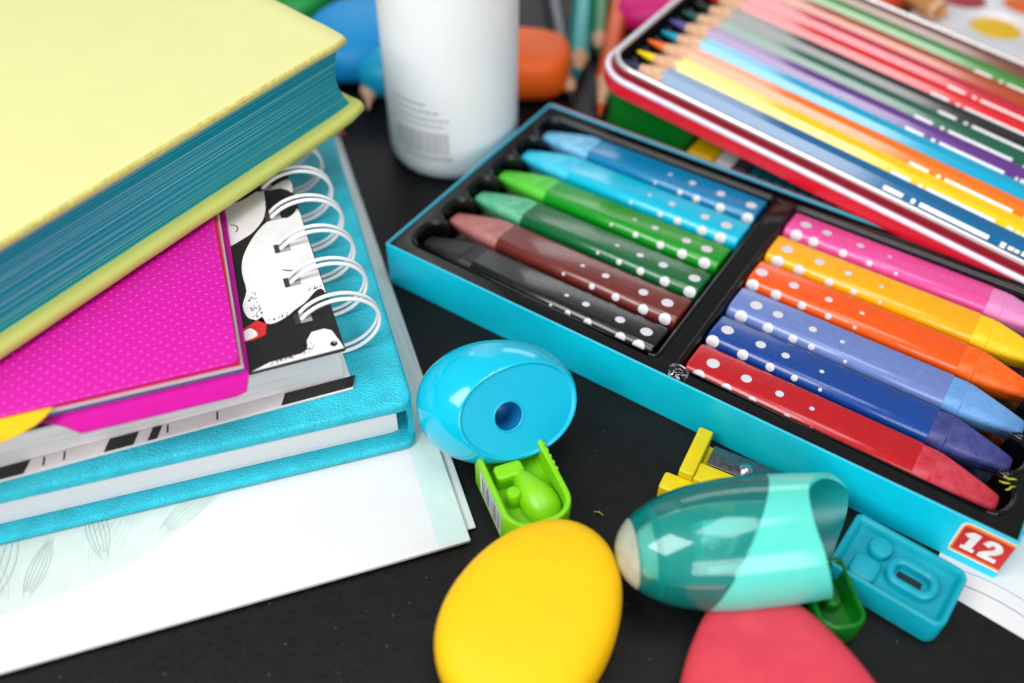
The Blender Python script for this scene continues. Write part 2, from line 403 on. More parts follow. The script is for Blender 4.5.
# ------------------------------------------------------------------ magenta pocket notebook
mag = M_dashes('magenta_printed_cover', (200, 0, 152), (230, 96, 200), .0026, .00145, .10, .09)
magp = M('magenta_card', (196, 0, 148), .42, var=(300, .06))
redpg = M('red_divider_pages', (206, 40, 60), .5); tealpg = M('teal_divider_pages', (30, 120, 136), .5); greypg = M_stripes('pale_page_edges', (214, 210, 214), (160, 156, 165), 'z', 3600, .7)
t = thing('pocket_notebook', 'small magenta notebook with dashed pattern cover and coloured pages, on the spiral notebook', 'notebook', (-6.66, 15.33, 4.02), 19.0)
low = [(0.0, .25), (.05, .6), (.25, 8), (-12, 8), (-12, .5), (-5.4, .42), (-4.95, .38), (-4.5, .1), (-4.1, -.26), (-.35, -.26), (-.1, -.16)]
bm = B(); prism(bm, low[::-1] if False else low, 0, .06); obj('back_cover', bm, magp, t)
bm = B(); prism(bm, [(-12, .5), (-.06, .5), (.06, 8), (-12, 8)], .065, .2); obj('teal_pages', bm, tealpg, t)
bm = B(); prism(bm, [(-12, .46), (-.05, .46), (.07, 8), (-12, 8)], .205, .36); obj('white_pages', bm, greypg, t)
bm = B(); prism(bm, [(-12, .44), (-.1, .44), (.02, 8), (-12, 8)], .365, .46); obj('red_pages', bm, redpg, t)
bm = B(); slab(bm, -12, .42, -.1, 8, .465, .54, .22, .02, n=8); obj('front_cover', bm, mag, t)
bm = B(); prism(bm, [(-8, .43), (-8, -.40), (-7, -.42), (-6.2, -.38), (-5.75, -.32), (-5.35, -.2), (-5.0, -.02), (-4.78, .18), (-4.62, .43)], .40, .44)
obj('yellow_tab', bm, M('yellow_card', (238, 190, 10), .5), t)

# ------------------------------------------------------------------ thick pale yellow book
yel = M('pale_yellow_cloth', (210, 209, 146), .75, .25, var=(90, .012), bump=('noise', 2600, .35, .0003))
wear = M('worn_ochre_edge', (196, 188, 108), .75, .2, var=(800, .18))
tealpage = M_stripes('teal_stained_page_edges', (0, 138, 158), (150, 200, 206), 'z', 1700, .6, .55, wobble=2.2, lo=.52, hi=.6)
t = thing('hardback_book', 'thick pale yellow cloth hardback with teal page edges, topmost of the book stack', 'book', (-5.2, 26.7, 4.78), 54.7)
sh = lambda x, y: x + .1 * y
def book_cover(bm, x0, x1, y0, y1, z0, z1, dip):
    """cloth board: rounded edges, corner at (x1, y0) bent by dip"""
    nx, ny = 26, 22; e = .09
    X = [x0 + (x1 - x0) * (i / nx) ** .8 for i in range(nx + 1)]; Y = [y0 + (y1 - y0) * (j / ny) ** 1.3 for j in range(ny + 1)]
    def zz(x, y, z):
        d = math.hypot((x1 - x) * .9, (y - y0) * .9)
        return z + dip * math.exp(-(d / .7) ** 2) + .012 * math.sin(3 * x + 1) * math.sin(2.3 * y)
    def rc(x, y):                                             # round the free corner a little
        dx, dy = x1 - x, y - y0
        q = .28
        if dx < q and dy < q:
            vx, vy = q - dx, q - dy; l = math.hypot(vx, vy)
            mxx = max(vx, vy)
            if l > 0: return x - (vx - vx * mxx / l), y + (vy - vy * mxx / l)
        return x, y
    def pt(x, y, z, i):
        x, y = rc(x, y); x = x + (i if x <= x0 + 1e-6 else -i if x >= x1 - 1e-6 else 0)
        return x, y, z
    def grid(z, ins):
        g = []
        for j, y in enumerate(Y):
            row = []
            for i, x in enumerate(X):
                a, b = rc(x, y)
                a += ins if i == 0 else -ins if i == nx else 0; b += ins if j == 0 else -ins if j == ny else 0
                row.append(bm.verts.new((sh(a, b), b, zz(a, b, z))))
            g.append(row)
        return g
    top = grid(z1, e); bot = grid(z0, e)
    for g, s in ((top, 1), (bot, -1)):
        for j in range(ny):
            for i in range(nx):
                q = (g[j][i], g[j][i + 1], g[j + 1][i + 1], g[j + 1][i]); bm.faces.new(q if s > 0 else q[::-1])
    def bl(g): return [g[0][i] for i in range(nx + 1)] + [g[j][nx] for j in range(1, ny + 1)] + [g[ny][i] for i in range(nx - 1, -1, -1)] + [g[j][0] for j in range(ny - 1, 0, -1)]
    lt, lb = bl(top), bl(bot); mids = []
    P = [(X[i], Y[0]) for i in range(nx + 1)] + [(X[nx], Y[j]) for j in range(1, ny + 1)] + [(X[i], Y[ny]) for i in range(nx - 1, -1, -1)] + [(X[0], Y[j]) for j in range(ny - 1, 0, -1)]
    for fr_, ins in ((.22, .018), (.5, 0), (.78, .018)):
        mids.append([bm.verts.new((sh(rc(x, y)[0] + (ins if x == X[0] else -ins if x == X[nx] else 0), y), rc(x, y)[1] + (ins if y == Y[0] else -ins if y == Y[ny] else 0), zz(x, y, z0 + (z1 - z0) * fr_))) for x, y in P])
    bridge(bm, lb, mids[0]); bridge(bm, mids[0], mids[1], 0); bridge(bm, mids[1], mids[2], 1); bridge(bm, mids[2], lt, 1)
yel_shade = M('pale_yellow_cloth_shaded', (196, 202, 108), .75, .25, var=(90, .02), bump=('noise', 2600, .35, .0003))  # same cloth as the top; shade and teal bounce put into its colour
bm = B(); book_cover(bm, -22, .26, -.26, 17, -.12, .26, .1); obj('bottom_cover', bm, [yel_shade, yel_shade], t, sharp=60)
bm = B(); book_cover(bm, -22, .12, .02, 17, 2.42, 2.68, -.06); obj('top_cover', bm, [yel, wear], t, sharp=60)
bm = B()                                                      # page block with concave fore-edge
fore = [(-.12 - .34 * math.sin(PI * (i / 14)) - .25 * (i / 14), .265 + 2.15 * i / 14) for i in range(15)]
sec = [(-21.5, .265)] + fore + [(-21.5, 2.415)]
loft(bm, [[(sh(x, y), y, zz) for x, zz in sec] for y in (.2, .21, 4, 8, 12, 16.6)])
obj('page_block', bm, tealpage, t, sharp=30)

# ------------------------------------------------------------------ cardboard crayon box
cyan = M('cyan_coated_card', (0, 206, 232), .42, .5, var=(150, .05), rvar=.06)
scuffs(cyan, (150, 215, 230), .4, (120, 120, 1600), .66, .76)
cyanin = M('card_cut_edge', (70, 170, 196), .6); redcard = M('red_card', (206, 44, 60), .5)
boxrot = -33.48
t = thing('crayon_box', 'open cyan card box with black plastic insert holding two rows of wax crayons', 'box', (-4.268, 23.575, 0), boxrot)
L_, W_, H_ = 20.43, 10.3, 1.74
bm = B()
o1 = rrect(0, 0, L_, W_, .06, 3); i1 = offset(o1, .07)
loft(bm, [at_z(o1, 0.01), at_z(o1, H_ - .015), at_z(offset(o1, .012), H_)], cap0=True, cap1=False)
rs = loft(bm, [at_z(offset(o1, .0125), H_ + .001), at_z(offset(o1, .06), H_ + .001), at_z(i1, H_ - .02), at_z(i1, .1)], cap0=False, cap1=True, mi=1)
cardtray = obj('card_tray', bm, [cyan, cyanin], t)
bm = B(); slab(bm, .1, W_ + .012, L_ + .1, W_ + .075, .02, H_ - .02, .02, .01); obj('back_flap', bm, redcard, t)
# vacuum formed insert: rim plate, two scalloped wells
PITCH, Y0c = 1.52, 1.37
def well(xa, xb, tip_left):
    pts = []
    y_lo, y_hi = Y0c - .76, Y0c + 5 * PITCH + .76
    def corner(cx, cy, a0, r=.22):
        return [(cx + r * math.cos(R(a0 + 90 * k / 5)), cy + r * math.sin(R(a0 + 90 * k / 5))) for k in range(6)]
    if tip_left:
        pts += corner(xb - .22, y_lo + .22, 270); pts += corner(xb - .22, y_hi - .22, 0)
        for i in range(5, -1, -1):
            yc = Y0c + i * PITCH
            for k in range(11):
                a = R(90 + 180 * k / 10); pts.append((xa + .62 + .5 * math.cos(a), yc + .74 * math.sin(a)))
    else:
        for i in range(6):
            yc = Y0c + i * PITCH
            for k in range(11):
                a = R(-90 + 180 * k / 10); pts.append((xb - .62 + .5 * math.cos(a), yc + .74 * math.sin(a)))
        pts += corner(xa + .22, y_hi - .22, 90); pts += corner(xa + .22, y_lo + .22, 180)
    return pts
w1 = well(.32, 9.86, True); w2 = well(10.56, 20.1, False)
bm = B()
outer = rrect(.075, .075, L_ - .075, W_ - .075, .1, 4)
rs = fill_holes(bm, outer, [w1, w2], 1.66)
for wv, p2 in ((rs[1], w1), (rs[2], w2)):
    last = wv
    for d, zz in ((.035, 1.648), (.065, 1.61), (.085, 1.5), (.13, .6), (.2, .3), (.3, .22)):
        nw = ring(bm, at_z(offset(p2, d), zz)); bridge(bm, last, nw); last = nw
    bm.faces.new(last)
lo = ring(bm, at_z(outer, 1.5)); bridge(bm, rs[0], lo)
# raised beads along the wells
tube(bm, at_z(offset(w1, -.05), 1.655), .06, 8, True); tube(bm, at_z(offset(w2, -.05), 1.655), .06, 8, True)
obj('plastic_insert', bm, blackplastic, t, sharp=50)
# the red sticker with the count
red12 = M('red_sticker', (206, 26, 22), .4, var=(400, .05)); orange12 = M('orange_sticker_edge', (240, 140, 40), .4); white12 = M('sticker_white', (240, 236, 230), .4)
lab = B()
def front_flat(bm, p2, yoff, mi):
    vs = [bm.verts.new((x, yoff, zz)) for x, zz in p2]; es = [bm.edges.new((vs[i], vs[(i + 1) % len(vs)])) for i in range(len(vs))]
    g = bmesh.ops.triangle_fill(bm, use_beauty=True, edges=es, normal=(0, -1, 0))
    for f in g['geom']:
        if isinstance(f, bmesh.types.BMFace):
            f.material_index = mi
            if f.normal.y > 0: f.normal_flip()
LX0, LX1 = 19.08, 20.40
front_flat(lab, [(LX0 + .02, .3)] + [(LX1, .3), (LX1, 1.66), (LX0 + .2, 1.66), (LX0 + .06, 1.6), (LX0, 1.46), (LX0, .5), (LX0 + .04, .36)], -.006, 2)
front_flat(lab, [(LX0 + .06, .36), (LX1, .36), (LX1, 1.6), (LX0 + .2, 1.6), (LX0 + .1, 1.55), (LX0 + .06, 1.44), (LX0 + .05, .5)], -.009, 1)
front_flat(lab, [(LX0 + .1, .44), (LX1, .44), (LX1, 1.5), (LX0 + .2, 1.5), (LX0 + .13, 1.46), (LX0 + .1, 1.38)], -.012, 0)
def stroke(bm, path, wdt, yoff, mi):
    P = [Vector(p) for p in path]; a = []; b_ = []
    for i in range(len(P)):
        tt = (P[min(i + 1, len(P) - 1)] - P[max(i - 1, 0)]).normalized(); nn = Vector((-tt.y, tt.x)) * wdt / 2
        a.append(bm.verts.new(((P[i] + nn).x, yoff, (P[i] + nn).y))); b_.append(bm.verts.new(((P[i] - nn).x, yoff, (P[i] - nn).y)))
    for i in range(len(P) - 1):
        f = bm.faces.new((b_[i], b_[i + 1], a[i + 1], a[i])); f.material_index = mi
gx0 = LX0 + .24; DS = .86
sc_ = lambda pts_: [(gx0 + x * DS, z) for x, z in pts_]
stroke(lab, sc_([(.18, .6), (.26, 1.38)]), .19, -.016, 2); stroke(lab, sc_([(.0, 1.14), (.2, 1.32)]), .16, -.0155, 2); stroke(lab, sc_([(.0, .66), (.40, .66)]), .15, -.0165, 2)
two = smooth2(sc_([(.58, 1.1), (.68, 1.28), (.86, 1.29), (.95, 1.14), (.87, .98), (.72, .84), (.6, .7)]), 5, False)
stroke(lab, two, .18, -.016, 2); stroke(lab, sc_([(.52, .67), (1.04, .67)]), .17, -.0165, 2)
obj('count_sticker', lab, [red12, orange12, white12], cardtray, recalc=False)

# ------------------------------------------------------------------ wax crayons
RHO = .29; SIDE = .81
def crayon_section(scale=1.0, n=40):
    """rounded triangle, flat side up, sampled by angle; returns (y, z) and the arc length"""
    h = SIDE * math.sqrt(3) / 2
    tri = [(SIDE / 2, h / 3), (-SIDE / 2, h / 3), (0, -2 * h / 3)]
    pts = []
    for c, (a0, a1) in zip(tri, ((-30, 90), (90, 210), (210, 330))):
        for k in range(9):
            a = R(a0 + (a1 - a0) * k / 8); pts.append((c[0] + RHO * math.cos(a), c[1] + RHO * math.sin(a)))
    return [(y * scale, z * scale + .02) for y, z in pts]
SEC = crayon_section()
def sec_loop(x, s, dz=0): return [(x, y * s, z * s + dz) for y, z in SEC]
ARC = [0]
for i in range(len(SEC)): ARC.append(ARC[-1] + math.dist(SEC[i], SEC[(i + 1) % len(SEC)]))
def on_sec(a, off):
    a %= ARC[-1]
    for i in range(len(SEC)):
        if ARC[i] <= a <= ARC[i + 1]:
            q = (a - ARC[i]) / max(1e-9, ARC[i + 1] - ARC[i]); p, r_ = SEC[i], SEC[(i + 1) % len(SEC)]
            y = p[0] + (r_[0] - p[0]) * q; z = p[1] + (r_[1] - p[1]) * q; l = math.hypot(y, z); return (y * (1 + off / l), z * (1 + off / l))
FRONT_EDGE = ARC[9 + 4]          # the rounded edge on -y
def dot(bm, s, a, r, mi=1):
    """white ink dot wrapped on the paper sleeve (disc in sleeve coordinates)"""
    vs = []
    for q in (0, .25, .5, .75, 1):
        n = 1 if q == 0 else 18
        row = []
        for k in range(n):
            t = 2 * PI * k / 18; y, z = on_sec(a + r * q * math.sin(t), .009); row.append(bm.verts.new((s + r * q * math.cos(t), y, z)))
        vs.append(row)
    for k in range(18):
        j = (k + 1) % 18
        f = bm.faces.new((vs[0][0], vs[1][k], vs[1][j])); f.material_index = mi
        for lo_, hi_ in zip(vs[1:], vs[2:]):
            f = bm.faces.new((lo_[k], hi_[k], hi_[j], lo_[j])); f.material_index = mi
SL = 6.75                        # sleeve length from the butt; the tip points to +x
def make_crayon(cname, sleeve, tip, label, worn, loc, rotz, roll, dots):
    t = thing('wax_crayon', label, 'crayon', loc, rotz, 'wax crayons lying in the box')
    t.rotation_euler = (R(roll), 0, R(rotz))
    sm = M(cname + '_paper_sleeve', sleeve, .27, .5, coat=.34, var=(500, .06), rvar=.06); wm = M(cname + '_wax', tip, .42, .45, var=(420, .13), rvar=.1, bump=('noise', 700, .35, .0005), tint=worn)
    scuffs(sm, tuple(min(255, v + 70) for v in sleeve), .3, (160, 1900, 1900), .60, .70); scuffs(wm, worn, .8, (500, 900, 900), .56, .66)
    bm = B(); loft(bm, [sec_loop(-.0, .93), sec_loop(.03, .985), sec_loop(.07, 1), sec_loop(SL / 2, 1), sec_loop(SL - .015, 1), sec_loop(SL, .985), sec_loop(SL, .95)], cap1=False)
    for s, a, r in dots: dot(bm, s, a, r)
    obj('sleeve', bm, [sm, dotwhite], t, sharp=50)
    bm = B()
    loft(bm, [sec_loop(SL - .05, .962), sec_loop(SL + .44, .962), sec_loop(SL + .465, .925), sec_loop(SL + .49, .953), sec_loop(SL + .56, .94), sec_loop(SL + 1.1, .78), sec_loop(SL + 1.7, .585), sec_loop(SL + 2.1, .44), sec_loop(SL + 2.2, .39), sec_loop(SL + 2.24, .3), sec_loop(SL + 2.25, .15)])
    obj('wax_tip', bm, wm, t, sharp=40)
    return t
def dots_for(flip):
    j0 = random.uniform(-.12, .16)
    """rows of dots shrinking towards the tip; flip mirrors for the tray whose crayons point the other way"""
    fe = FRONT_EDGE if not flip else ARC[4]
    sg = -1 if not flip else 1
    d = []
    for s, r in ((.48, .195), (1.45, .16), (2.55, .125), (3.5, .075)): d.append((s * random.uniform(.97, 1.03) + j0 + random.uniform(-.14, .14), fe + sg * .62, r))
    for s, r in ((.38, .20), (1.2, .17), (2.05, .135), (2.9, .10), (3.8, .055)): d.append((s * random.uniform(.97, 1.03) + j0 + random.uniform(-.14, .14), fe - sg * .02, r))
    for s, r in ((.8, .15), (1.75, .12), (2.6, .08)): d.append((s * random.uniform(.97, 1.03) + j0 + random.uniform(-.14, .14), fe - sg * .5, r))
    return d
CR = [ # tray, index, name, sleeve, tip, worn tint, label
 ('L', 0, 'black', (12, 11, 12), (20, 20, 22), (36, 36, 40), 'black wax crayon with white dots, beside the brown crayon'),
 ('L', 1, 'brown', (104, 38, 32), (150, 88, 84), (176, 116, 112), 'brown wax crayon with white dots and a dusty pink tip'),
 ('L', 2, 'dark_green', (0, 92, 44), (52, 150, 104), (110, 186, 150), 'dark green wax crayon with white dots and mint tip'),
 ('L', 3, 'grass_green', (8, 140, 22), (66, 172, 40), (90, 196, 60), 'bright green wax crayon with white dots and lime tip'),
 ('L', 4, 'cyan', (0, 180, 212), (0, 168, 206), (70, 196, 220), 'light cyan wax crayon with white dots, between bright green and blue crayons'),
 ('L', 5, 'blue', (0, 120, 168), (40, 146, 196), (140, 192, 220), 'mid blue wax crayon with whitish smeared tip, beside the cyan crayon'),
 ('R', 0, 'red', (178, 12, 24), (176, 30, 46), (196, 70, 84), 'red wax crayon with white dots, beside the navy crayon'),
 ('R', 1, 'navy', (8, 62, 140), (44, 52, 108), (74, 76, 140), 'dark blue wax crayon with a chipped indigo tip'),
 ('R', 2, 'periwinkle', (104, 124, 184), (88, 142, 194), (110, 156, 214), 'periwinkle blue wax crayon with pale blue tip'),
 ('R', 3, 'orange', (232, 84, 4), (226, 82, 8), (238, 110, 30), 'orange wax crayon with white dots, between yellow and periwinkle crayons'),
 ('R', 4, 'yellow', (240, 168, 0), (236, 182, 0), (244, 200, 30), 'golden yellow wax crayon with white dots, beside the pink crayon'),
 ('R', 5, 'pink', (228, 74, 150), (222, 124, 182), (226, 140, 190), 'pink wax crayon with white dots and lilac tip'),
]
bc, bs_ = math.cos(R(boxrot)), math.sin(R(boxrot))
def box_pt(x, y, z): return (-4.268 + x * bc - y * bs_, 23.575 + x * bs_ + y * bc, z)
random.seed(11)
for tray, i, cn, sl, tp, wn_, lb in CR:
    y = Y0c + i * PITCH; zc = 1.08 + random.uniform(-.02, .03)
    if tray == 'L': make_crayon(cn, sl, tp, lb, wn_, box_pt(9.66 + random.uniform(-.04, .02), y, zc), boxrot + 180, random.uniform(-3, 3) + 6, dots_for(True))
    else: make_crayon(cn, sl, tp, lb, wn_, box_pt(10.72 + random.uniform(-.03, .03), y, zc), boxrot, random.uniform(-3, 3) - 5, dots_for(False))

# bits lying on the box
clear = M('clear_glue', (245, 246, 248), .03, trans=1, ior=1.4, var=None)
bm = B(); egg(bm, .30, .22, .17, .2, .7, .8, 14, 24)
tag(obj('glue_blob', bm, clear, None, box_pt(10.75, .28, 1.82), boxrot), 'small clear glue blob stuck on the front rim of the crayon box', 'glue blob')
shav = M('lime_wax_shaving', (160, 168, 24), .6)
random.seed(5)
for k, (x, y, z) in enumerate(((19.62, 1.75, 1.70), (19.80, 1.62, 1.70), (19.72, 1.95, 1.70))):
    bm = B(); pts = [(random.uniform(-.02, .02) + .1 * j - .15, random.uniform(-.06, .06), .03 * math.sin(j)) for j in range(4)]
    tube(bm, pts, .03, 6, taper=[.5, 1, .9, .4])
    tag(obj('wax_shaving', bm, shav, None, box_pt(x, y, z), random.uniform(0, 180)), 'tiny lime wax shaving on the black insert by the red crayon tip', 'shaving', 'lime wax shavings by the red tip')
bm = B(); tube(bm, [(-.15, 0, .03), (0, .04, .04), (.14, -.02, .03)], .03, 6, taper=[.4, 1, .4])
tag(obj('table_chip', bm, M('pale_chip', (150, 146, 70), .7), None, (2.45, 14.2, .0), -20), 'tiny pale chip alone on the black tabletop beside the teal sharpener', 'chip')

# ------------------------------------------------------------------ egg erasers in front
matteyellow = M('yellow_rubber', (243, 190, 0), .62, .3, var=(90, .03), bump=('noise', 1600, .12, .0002), sss=.12)
scuffs(matteyellow, (214, 160, 10), .35, (420, 420, 420), .58, .74)
bm = B(); egg(bm, 2.74, 2.04, 1.0, .10, .62, .96)
tag(obj('egg_eraser', bm, matteyellow, None, (.58, 10.6, 1.0), 59), 'large egg-shaped golden yellow eraser lying on the black table', 'eraser')
mattepink = M('coral_rubber', (208, 66, 80), .7, .25, var=(140, .05), bump=('noise', 1500, .15, .0002), tint=(198, 56, 74), sss=.1)
scuffs(mattepink, (226, 110, 122), .15, (500, 160, 400), .56, .74)
bm = B(); egg(bm, 3.0, 2.4, .62, .38, .6, .95)
tag(obj('egg_eraser', bm, mattepink, None, (6.25, 8.75, .62), 96), 'coral red egg-shaped eraser under the teal sharpener', 'eraser')

# ------------------------------------------------------------------ cyan egg sharpener with a flat face
cyanpl = M('cyan_gloss_plastic', (0, 186, 216), .14, .5, coat=.3, var=(120, .04), sss=.25)
cyanface = M('cyan_face_plastic', (0, 176, 212), .3, .5, var=(120, .03)); bluehole = M('deep_blue_plastic', (4, 104, 164), .4)
t = thing('egg_sharpener', 'glossy cyan egg-shaped sharpener with flat face and round pencil hole', 'sharpener', (-.41, 16.62, 1.93), 0)
bm = B(); egg(bm, 2.26, 1.72, 1.66, .04, .93, .97, 40, 90)
Rm = Matrix.Rotation(R(8), 3, 'Z')
bmesh.ops.rotate(bm, verts=bm.verts[:], cent=(0, 0, 0), matrix=Rm)
nrm = Vector((.42, -.75, .51)).normalized(); pc = nrm * 1.08
g = bmesh.ops.bisect_plane(bm, geom=bm.verts[:] + bm.edges[:] + bm.faces[:], plane_co=pc, plane_no=nrm, clear_outer=True)
edge = [e for e in bm.edges if e.is_boundary]
bv = list({v for e in edge for v in e.verts})
# order the rim, soften it inwards and fill with a hole
ax = nrm.cross(Vector((0, 0, 1))).normalized(); ay = nrm.cross(ax)
cen = sum((v.co for v in bv), Vector()) / len(bv)
bv.sort(key=lambda v: math.atan2((v.co - cen).dot(ay), (v.co - cen).dot(ax)))
obj_mi = 1
last = bv
for f_, d in ((.975, .015), (.955, -.01), (.93, -.035)):
    nw = [bm.verts.new(cen + (v.co - cen) * f_ + nrm * (d if d > 0 else d)) for v in bv]
    bridge(bm, last, nw, 1 if d < 0 else 0); last = nw
hc = cen + nrm * -.035 + ay * .05 + Vector((-.25, -.05, 0)).cross(nrm).cross(nrm) * -1 * .9 + ay * .26 + ax * .1
hole = [bm.verts.new(hc + ax * .42 * math.cos(2 * PI * k / 40) + ay * .42 * math.sin(2 * PI * k / 40)) for k in range(40)]
es = [e for e in bm.edges if e.is_boundary and e.verts[0] in last and e.verts[1] in last]
es += [bm.edges.new((hole[k], hole[(k + 1) % 40])) for k in range(40)]
gg = bmesh.ops.triangle_fill(bm, use_beauty=True, edges=es, normal=nrm)
for f in gg['geom']:
    if isinstance(f, bmesh.types.BMFace): f.material_index = 1
egg_body = o = obj('body', bm, [cyanpl, cyanface], t, sharp=30)
for p in o.data.polygons:
    if p.material_index == 1 and len(p.vertices) == 3: p.use_smooth = False
bm = B(); loops = []
for r_, d in ((.42, .0), (.405, -.03), (.39, -.7), (.2, -.9)):
    loops.append([tuple(hc + nrm * d + ax * r_ * math.cos(2 * PI * k / 40) + ay * r_ * math.sin(2 * PI * k / 40)) for k in range(40)])
loft(bm, loops, cap0=False); tube(bm, [tuple(hc + nrm * .0 + ax * .43 * math.cos(2 * PI * k / 40) + ay * .43 * math.sin(2 * PI * k / 40)) for k in range(40)], .03, 8, True, 1); obj('pencil_hole', bm, [bluehole, cyanface], egg_body, sharp=50)

# ------------------------------------------------------------------ open sharpener troughs
def stadium(x0, x1, wd, n=10, square=None):
    """outline from x0 (round end) to x1 (square-ish end), half width wd"""
    p = [(x1 - .12, -wd), (x1, -wd + .12), (x1, wd - .12), (x1 - .12, wd)]
    r = wd if square is None else square
    for k in range(n + 1):
        a = R(90 + 90 * k / n); p.append((x0 + r + r * math.cos(a), wd - r + r * math.sin(a)))
    for k in range(n + 1):
        a = R(180 + 90 * k / n); p.append((x0 + r + r * math.cos(a), -wd + r + r * math.sin(a)))
    return p
def trough(bm, x0, x1, wd, h, fl, th, square=None, wave=0):
    o_ = stadium(x0, x1, wd, 10, square); i_ = offset(o_, th)
    def z_at(p, z): return [(x, y, z + (wave * math.sin(x * 9) * max(0, min(1, (y + .2) * 2)) if wave else 0)) for x, y in p]
    loft(bm, [at_z(offset(o_, .12), 0.0), at_z(offset(o_, .03), .04), at_z(o_, .16), z_at(o_, h - .05), z_at(offset(o_, .02), h - .01), z_at(offset(o_, .05), h), z_at(offset(o_, th - .04), h), z_at(i_, h - .04), at_z(offset(i_, .03), fl + .08), at_z(offset(i_, .1), fl)])
limepl = M('lime_green_plastic', (128, 204, 14), .35, .5, var=(200, .05), sss=.15)
t = thing('sharpener_tub', 'small lime green open sharpener tub with moulded peg, under the cyan egg sharpener', 'sharpener part', (.92, 12.95, 0), 112)
bm = B(); trough(bm, 0, 2.85, .96, 1.5, .72, .15, .72); obj('tub', bm, limepl, t)
bm = B(); lathe(bm, [(.2, .7), (.2, 1.2), (.17, 1.25), (.1, 1.26)], 24, cx=1.35, cy=.36); obj('peg', bm, limepl, t)
bm = B(); egg(bm, .95, .48, .55, .42, .9, 1, 16, 32); obj('moulded_cone', bm, limepl, t, (1.25, -.2, .85), 12)
bm = B(); slab(bm, 1.85, -.2, 2.32, .62, .7, 1.25, .14, .06); obj('moulded_block', bm, limepl, t)
bm = B()
for k in range(5): lathe(bm, [(.02, .9), (.07, .9), (.07, 1.44), (.05, 1.49), (.02, 1.5)], 14, cx=1.5 + .22 * k, cy=-.93)
obj('grip_ridge', bm, limepl, t)
bm = B()                                                      # round notch seen at the front end
a_ = [(0, 0)]
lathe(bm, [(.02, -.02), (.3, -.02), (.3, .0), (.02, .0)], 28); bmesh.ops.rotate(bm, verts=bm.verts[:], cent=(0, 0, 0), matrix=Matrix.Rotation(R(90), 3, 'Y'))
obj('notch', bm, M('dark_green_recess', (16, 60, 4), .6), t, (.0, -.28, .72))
bm = B()
p = [(.95, .35), (2.3, .35), (2.3, 1.25), (.95, 1.25)]
bm2 = bm
def side_flat(bm, x0, x1, z0, z1, y, mi):
    f = bm.faces.new([bm.verts.new(q) for q in ((x1, y, z0), (x0, y, z0), (x0, y, z1), (x1, y, z1))]); f.material_index = mi
side_flat(bm, .75, 2.3, .3, 1.3, .966, 0)
random.seed(2)
xx = .85
while xx < 2.15:
    wd = random.choice((.03, .05, .08)); side_flat(bm, xx, xx + wd, .4, 1.2, .97, 1); xx += wd + random.choice((.04, .06, .09))
obj('barcode_label', bm, [white, M('barcode_ink', (40, 40, 44), .5)], t, recalc=False)

tq = M('turquoise_matt_plastic', (0, 156, 176), .42, .45, var=(200, .06))
t = thing('sharpener_tub', 'turquoise moulded sharpener base with round boss and oblong slot, against the crayon box', 'sharpener part', (11.05, 11.17, .02), 142.5)
bm = B(); trough(bm, -.05, 2.95, .98, .95, .66, .15, .3); obj('tub', bm, tq, t)
bm = B(); lathe(bm, [(.3, .6), (.3, .88), (.27, .92), (.2, .93)], 32, cx=2.05, cy=-.34); obj('round_boss', bm, tq, t)
bm = B(); oo = rrect(.42, -.42, 1.72, .46, .4, 8); ii = offset(oo, .2)
loft(bm, [at_z(oo, .6), at_z(oo, .9), at_z(offset(oo, .05), .95), at_z(offset(oo, .15), .95), at_z(ii, .9), at_z(ii, .668)], False, False); slot_rim = obj('slot_rim', bm, tq, t)
bm = B(); prism(bm, rrect(.78, -.13, 1.42, .12, .05, 3), .55, .672); obj('slot', bm, M('slot_dark', (10, 34, 38), .7), slot_rim)
bm = B(); slab(bm, 1.8, .05, 2.5, .8, .6, .86, .2, .08); obj('moulded_rib', bm, tq, t)

dg = M('dark_green_plastic', (6, 104, 18), .3, .5, var=(200, .08))
t = thing('sharpener_tub', 'dark green sharpener tub mostly hidden behind the coral eraser', 'sharpener part', (8.2, 10.4, 0), 99)
bm = B(); trough(bm, 0, 1.9, .6, 1.0, .4, .12, .4, wave=.06); obj('tub', bm, dg, t)
bm = B(); lathe(bm, [(.2, .38), (.2, .7), (.17, .74), (.1, .75)], 24, cx=.9, cy=-.05); obj('peg', bm, dg, t)

# ------------------------------------------------------------------ yellow wedge sharpener
ysh = M('yellow_plastic', (228, 204, 8), .35, .5, var=(200, .05))
t = thing('wedge_sharpener', 'yellow wedge pencil sharpener with steel blade, behind the teal sharpener', 'sharpener', (4.36, 15.28, 0), -27)
bm = B()
slab(bm, .0, -.6, 3.3, .0, 0, .58, .1, .06); slab(bm, .35, .005, .78, 1.75, 0, .82, .06, .05)
slab(bm, .785, .005, 3.3, .62, 0, .72, .05, .04); slab(bm, .79, .625, 3.4, 1.6, 0, .3, .03, .02)
obj('body', bm, ysh, t)
bm = B(); slab(bm, .95, .70, 3.4, 1.4, .60, .66, .03, .01); blade = obj('blade', bm, M('blade_steel', (120, 122, 128), .3, metal=1, var=(900, .1), rvar=.08), t)
bm = B(); lathe(bm, [(.01, .665), (.2, .665), (.2, .72), (.14, .78), (.02, .8)], 24, cx=2.0, cy=1.0); obj('screw', bm, chrome, blade)

